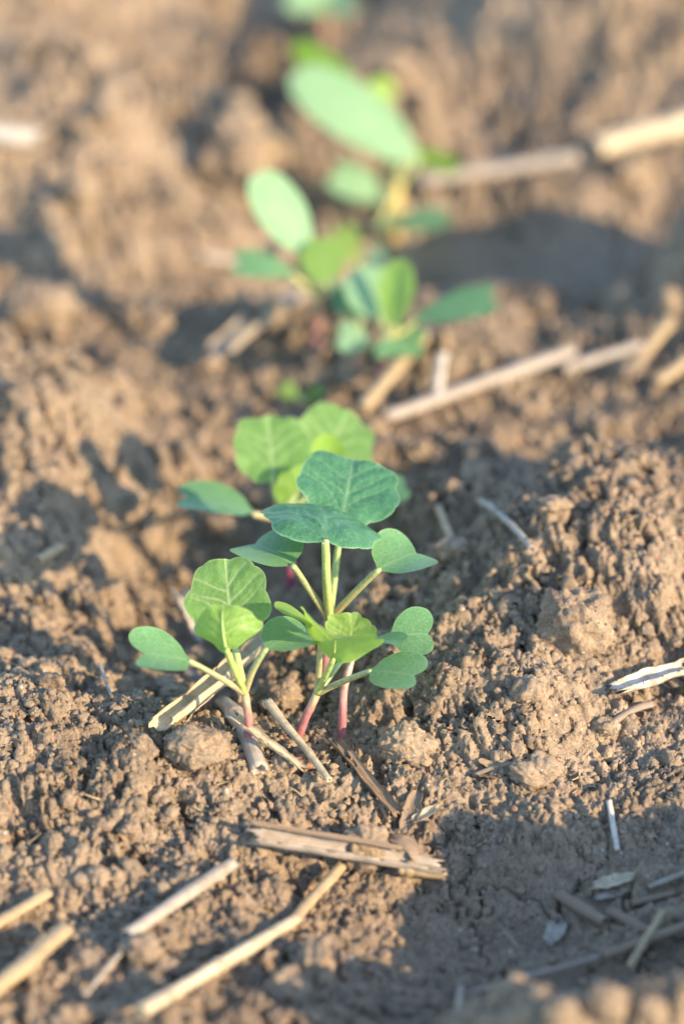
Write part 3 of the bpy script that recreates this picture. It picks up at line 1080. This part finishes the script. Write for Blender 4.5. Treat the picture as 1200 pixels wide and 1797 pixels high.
# right
put((1205, 1196), (1086, 1226), 36, 'straw_white', 'bright whitish splintered stalk at the foot of the crumbly mound', kind='split', lift=(.002, .001), name='stalk_splinter', cat='splinter', group=None, arc=3.6, jitter=.14)
put((840, 905), (932, 980), 13, 'straw_grey', 'grey straw leaning on the crumbly mound', lift=(.004, .002))
put((768, 915), (792, 956), 13, 'straw_gold', 'stubby tan straw sticking up at the top of the crumbly mound', lift=(.004, .001))
put((1066, 1432), (1082, 1502), 10, 'straw_white', 'thin white straw sliver standing on crusted soil below the mound', lift=(.004, .001))
put((1036, 1566), (1112, 1546), 22, 'straw_pale', 'pale frayed straw shred lying in the shade among stalk stubs', kind='flake', lift=(.001, .001))
put((1042, 1585), (1106, 1568), 13, 'straw_grey', 'narrow pale shred below the frayed straw shred in the shade', kind='flake', lift=(.0008, .0008))
put((980, 1582), (1062, 1632), 24, 'straw_brown', 'stout brown-grey stalk stub beside a soil crack in the shade', lift=(.001, .001), name='stalk_stub', cat='stalk', group=None)
put((1064, 1606), (1142, 1642), 22, 'straw_brown', 'brown-grey stalk stub half sunk beside the stout stub', lift=(.0, .0), name='stalk_stub', cat='stalk', group=None)
put((1138, 1566), (1210, 1544), 12, 'straw_grey', 'thin bluish grey straw beside a dull brown one in the shade', lift=(.001, .002))
put((1108, 1594), (1184, 1574), 13, 'straw_brown', 'dull brown straw under the bluish grey straw', lift=(.0008, .0008))
put((982, 1622), (964, 1664), 24, 'straw_grey', 'pale dry leaf flake lying flat on the shaded crust', kind='flake', name='leaf_flake', cat='leaf flake', group=None, lift=(.001, .001))
put((812, 1764), (1062, 1700), 17, 'twig_bark', 'dark weathered twig lying across the shaded low ground', name='twig', cat='twig', group=None, lift=(.002, .003))
put((1055, 1703), (1215, 1662), 19, 'straw_brown', 'sunlit brown stalk continuing the line of the dark twig', name='stalk_stub', cat='stalk', group=None, lift=(.003, .006))
put((1100, 1728), (1160, 1640), 13, 'straw_gold', 'small tan straw crossing over the sunlit brown stalk', lift=(.004, .006))
put((800, 1800), (808, 1748), 12, 'straw_grey', 'grey straw sliver standing beside the lower end of the dark twig', lift=(.002, .002))
put((1058, 1292), (1142, 1246), 15, 'twig_bark', 'soil-coated rootlet curving along the foot of the mound', name='rootlet', cat='root', group=None, lift=(.001, .001))
put((832, 1368), (962, 1350), 9, 'twig_bark', 'thin brown rootlet on the crusted soil below the mound', name='rootlet', cat='root', group=None, lift=(.001, .002))
put((838, 1340), (880, 1362), 12, 'straw_gold', 'small tan straw chip beside the thin brown rootlet', kind='flake', lift=(.001, .001))
put((832, 1362), (872, 1372), 14, 'straw_brown', 'small brown chip under the tan straw chip', kind='flake', lift=(.001, .001))
put((735, 1405), (704, 1478), 22, 'straw_brown', 'upright brown bark shred standing behind the round clod', kind='flake', name='bark_shred', cat='bark', group=None, lift=(.003, .001))
put((722, 1456), (764, 1430), 17, 'straw_pale', 'cream seed-husk flake beside the upright bark shred', kind='flake', name='husk_flake', cat='husk', group=None, lift=(.002, .002))
put((682, 1490), (752, 1546), 24, 'straw_brown', 'curved brown leaf shred beside the round clod', kind='flake', name='leaf_shred', cat='leaf flake', group=None, lift=(.003, .001), bow=.003)
# left
put((318, 1086), (352, 1150), 30, 'straw_white', 'whitish grey bent straw in the shaded hollow behind a notched seed leaf', lift=(.007, .005), kind='split', arc=4.0)
put((290, 1168), (366, 1212), 11, 'twig_bark', 'dark curled shred in the hollow under a notched seed leaf', kind='flake', name='leaf_shred', cat='leaf flake', group=None, lift=(.005, .001))
put((176, 1184), (196, 1226), 6, 'straw_grey', 'fine pale sliver standing up in the shaded hollow', lift=(.003, .0005))
put((66, 1002), (108, 976), 20, 'straw_gold', 'tan straw stub on the ridge across the hollow', lift=(.002, .002))
put((-8, 1316), (22, 1308), 14, 'straw_white', 'white chip lying alone on the sunlit slope', kind='flake', lift=(.001, .001))
# behind
put((672, 752), (1004, 648), 26, 'straw_grey', 'long blurred dull straw lying beside the blurred pale seedlings', nodes=((.7, .2),), lift=(.002, .005))
put((985, 676), (1122, 632), 22, 'straw_grey', 'blurred bluish grey straw at the end of the long dull straw', lift=(.004, .004))
put((1096, 684), (1172, 610), 24, 'straw_gold', 'blurred brown stub rising behind the crumbly mound', lift=(.002, .008))
put((1150, 694), (1215, 648), 24, 'straw_gold', 'blurred tan straw beside a brown stub behind the mound', lift=(.003, .003))
put((763, 728), (776, 668), 18, 'straw_white', 'blurred white straw stub standing upright in front of the long dull straw', lift=(.003, .008))
put((634, 738), (748, 618), 27, 'straw_gold', 'blurred tan straw running under the low drooping seed leaves', lift=(.002, .005))
put((386, 652), (548, 544), 44, 'straw_grey', 'blurred wide grey straw beside the tan seedling stem', kind='split', arc=4.2, lift=(.003, .003))
put((735, 346), (1010, 312), 30, 'straw_grey', 'strongly blurred grey stalk along the far edge of the shaded furrow', lift=(.004, .006))
put((1040, 292), (1225, 250), 44, 'straw_pale', 'strongly blurred thick pale stalk at the end of the shaded furrow', name='stalk_splinter', cat='stalk', group=None, lift=(.004, .006))
put((-15, 262), (68, 270), 40, 'straw_white', 'strongly blurred whitish stub lying alone beyond the blurred lumps', lift=(.003, .003))
put((350, 466), (500, 486), 20, 'straw_grey', 'faint blurred straw in the dark dip behind the blurred seed leaves', lift=(.002, .002))


# ------------------------------------------------------------------ clods
def ico(sub):
    import bmesh
    bm = bmesh.new()
    bmesh.ops.create_icosphere(bm, subdivisions=sub, radius=1)
    V = np.array([v.co[:] for v in bm.verts]); F = np.array([[v.index for v in f.verts] for f in bm.faces])
    bm.free()
    return V, F


def noise3(p, sc, seed):
    return (perlin(p[:, 0] * sc + seed, p[:, 1] * sc + p[:, 2] * .7, seed) + perlin(p[:, 1] * sc + 3, p[:, 2] * sc - p[:, 0] * .6, seed + 1)
            + perlin(p[:, 2] * sc - 5, p[:, 0] * sc + p[:, 1] * .5, seed + 2)) / 1.7


def clod_verts(V, seed, a=.28, b=.16, c=.09, d=.0):
    r = 1 + a * noise3(V, 1.2, seed) + b * noise3(V, 2.6, seed + 11) + c * noise3(V, 6, seed + 23)
    if d:
        r = r + d * noise3(V, 13, seed + 37) + d * .6 * noise3(V, 27, seed + 41)
    s = np.array([1, .85, .72])
    return V * r[:, None] * s


IV4, IF4 = ico(5)
IV3, IF3 = ico(4)
clod_mesh = [mesh_np('soil_clod', clod_verts(IV3, 40 + k, .30, .20, .12, .06), tris=IF3) for k in range(9)]


def clod(px, py, wpx, label, mat='soil', name='soil_clod', seed=1, squash=.8, sink=.25, group=None, big=True, cat='clod'):
    g = hit(px, py)
    r = pxm(wpx, g) / 2
    me = mesh_np(name, clod_verts(IV4, seed, .24, .18, .11, .07) * np.array([r, r, r * squash / .72]), tris=IF4)
    o = mkobj(name, me, mat)
    o.location = g + Vector((0, r * .25, r * squash * (1 - sink) * .8))
    tag(o, label, cat, group)
    return o


clod(638, 1520, 92, 'round clod of soil resting behind the wide weathered split straw', seed=5, squash=.85, sink=.15)
clod(345, 1330, 112, 'broad flat clod shadowed by leaves below the spotted straw', seed=9, squash=.62, sink=.35)
clod(528, 1352, 46, 'reddish clod between the two crossing pale straws', 'soil_red', seed=14, squash=.8, sink=.2)
clod(336, 1182, 50, 'dark rounded clod behind the stalk of a notched seed leaf', seed=20, squash=1.0, sink=.1)
clod(424, 330, 150, 'large blurred smooth lump of soil beside the broad slanting leaf', seed=25, squash=1.0, sink=.1)
clod(72, 580, 120, 'blurred tilted lump of soil apart from straws and seedlings', seed=31, squash=.8, sink=.1)
clod(1010, 1130, 130, 'big rounded lump bulging out of the crumbly mound', seed=36, squash=1.0, sink=.45)
clod(500, 1235, 60, 'knobbly clod between the two front stems', seed=42, squash=.9, sink=.25)
clod(712, 1330, 90, 'sunlit blocky clod beside the hole with the pink stem', seed=47, squash=.9, sink=.4)
clod(250, 1685, 70, 'half-shaded clod between the long pale and the greyish-pink straw', seed=52, squash=.75, sink=.25)
clod(985, 1800, 60, 'sunlit round clod below the dark twig, nearest its grey sliver', seed=61, squash=.9, sink=.0)
clod(1066, 1788, 74, 'largest of the sunlit clods in the row below the dark twig', seed=64, squash=.9, sink=.0)
clod(1140, 1794, 56, 'sunlit clod below the joint of twig and brown stalk', seed=67, squash=.9, sink=.0)
clod(1120, 1672, 50, 'tan clod perched behind the crossing of the small tan straw', seed=70, squash=.9, sink=.0)
clod(1190, 1640, 70, 'warm lit clod behind the sunlit brown stalk', seed=73, squash=.8, sink=.1)
clod(170, 1700, 44, 'small upright clod next to the thick golden straw', seed=55, squash=1.0, sink=.15)

GC = 'loose soil clods strewn over the field'
cnt = 0
pr = random.Random(99)
while cnt < 170:
    px = pr.uniform(-40, 1240); py = pr.uniform(-20, 1850)
    x, y = G0(px, py)
    ckv = float(crust(np.array([x]), np.array([y]))[0])
    if pr.random() < ckv * .93:
        continue
    if 380 < px < 680 and 1180 < py < 1340:
        continue
    size = .0016 + .0036 * pr.random() ** 3
    if py < 700: size *= 1.5
    o = link(bpy.data.objects.new('soil_clod', pr.choice(clod_mesh)))
    if not o.data.materials: o.data.materials.append(MATS['soil'])
    z = hz(x, y)
    o.location = (x, y, z + size * .35)
    o.rotation_euler = (pr.uniform(-.5, .5), pr.uniform(-.5, .5), pr.uniform(0, 6.28))
    o.scale = (size * pr.uniform(.8, 1.3), size * pr.uniform(.8, 1.3), size * pr.uniform(.8, 1.2))
    if py > 1440: pl = 'on the ground round the lowest straws' if px < 560 else 'on or beside the shaded crusted low ground'
    elif py > 860 and px > 640: pl = 'on the sunlit mound beside the seedlings'
    elif py > 1230: pl = 'on the sunlit slope in front of the seedlings'
    elif py > 640 and px < 300: pl = 'on the ridge across the hollow'
    elif py > 860: pl = 'in the shaded hollow round the seedlings'
    elif py > 600: pl = 'between the upright round leaves and the blurred straws'
    elif px > 560: pl = 'on the banks of the shaded furrow'
    else: pl = 'on the blurred ground beside the far seedlings'
    tag(o, 'small loose brown soil clod ' + pl, 'clod', 'loose clods ' + pl)
    cnt += 1


# crumbs: too many and too small to count
def crumbs(n, seed):
    g = np.random.default_rng(seed)
    V2, F2 = ico(2)
    protos = [clod_verts(V2, 300 + k, .35, .22, .0) for k in range(12)]
    m = n * 4
    py = 1850 - 1350 * g.random(m) ** 1.15; px = g.uniform(-60, 1260, m)
    dy = math.cos(PITCH) - math.sin(PITCH) * (py - 898.5) / FPX; dz = -math.sin(PITCH) - math.cos(PITCH) * (py - 898.5) / FPX
    t = -CAM.z / dz
    x = t * (px - 600) / FPX; y = CAM.y + t * dy
    keep = (g.random(m) > crust(x, y) * .75) & (g.random(m) < .5 + perlin(x * 60, y * 60, 77))
    x = x[keep][:n]; y = y[keep][:n]
    VV = []; FF = []; base = 0
    for k in range(len(x)):
        s = .00028 + .0011 * g.random() ** 3.2
        a = g.uniform(0, 6.28)
        p = protos[g.integers(12)] * s
        R = np.array([[math.cos(a), -math.sin(a), 0], [math.sin(a), math.cos(a), 0], [0, 0, 1]])
        VV.append(p @ R.T + np.array([x[k], y[k], hz(x[k], y[k]) + s * .4])); FF.append(F2 + base)
        base += len(p)
    me = mesh_np('soil_crumbs', np.concatenate(VV), tris=np.concatenate(FF))
    o = mkobj('soil_crumbs', me, 'soil')
    tag(o, 'loose fine crumbs of dry brown soil scattered everywhere', 'crumbs', kind='stuff')


crumbs(6500, 5)


def chaff(n, seed):
    """tiny fibres and chaff bits, uncountable"""
    g = random.Random(seed)
    V = []; q = []; F = []
    for _ in range(n):
        px = g.uniform(-40, 1240); py = g.uniform(700, 1830)
        p = hit(px, py)
        L = g.uniform(.0012, .0055); r = g.uniform(.00008, .00028)
        a = g.uniform(0, 6.28); el = g.uniform(-.1, .5)
        d = Vector((math.cos(a) * math.cos(el), math.sin(a) * math.cos(el), math.sin(el)))
        s = d.cross(Vector((0, 0, 1))).normalized(); u = s.cross(d)
        bend = g.uniform(-.25, .25) * L
        st = len(V)
        for i in range(4):
            t = i / 3
            c = p + d * (L * (t - .3)) + s * (bend * math.sin(math.pi * t)) + Vector((0, 0, r * 1.5 + .0002))
            rr = r * (1 - .5 * t)
            for k in range(5):
                b = 2 * math.pi * k / 5
                V.append(tuple(c + s * math.cos(b) * rr * 1.6 + u * math.sin(b) * rr)); F.append((k * .0002 + g.random() * .0001, t * L, 0))
        for i in range(3):
            for k in range(5):
                k2 = (k + 1) % 5
                q.append((st + i * 5 + k, st + i * 5 + k2, st + (i + 1) * 5 + k2, st + (i + 1) * 5 + k))
    me = mesh_np('chaff_bits', V, q)
    vattr(me, 'fibre', F)
    o = mkobj('chaff_bits', me, 'straw_gold')
    tag(o, 'tiny dry chaff and root fibres sprinkled over the soil', 'chaff', kind='stuff')


chaff(420, 3)
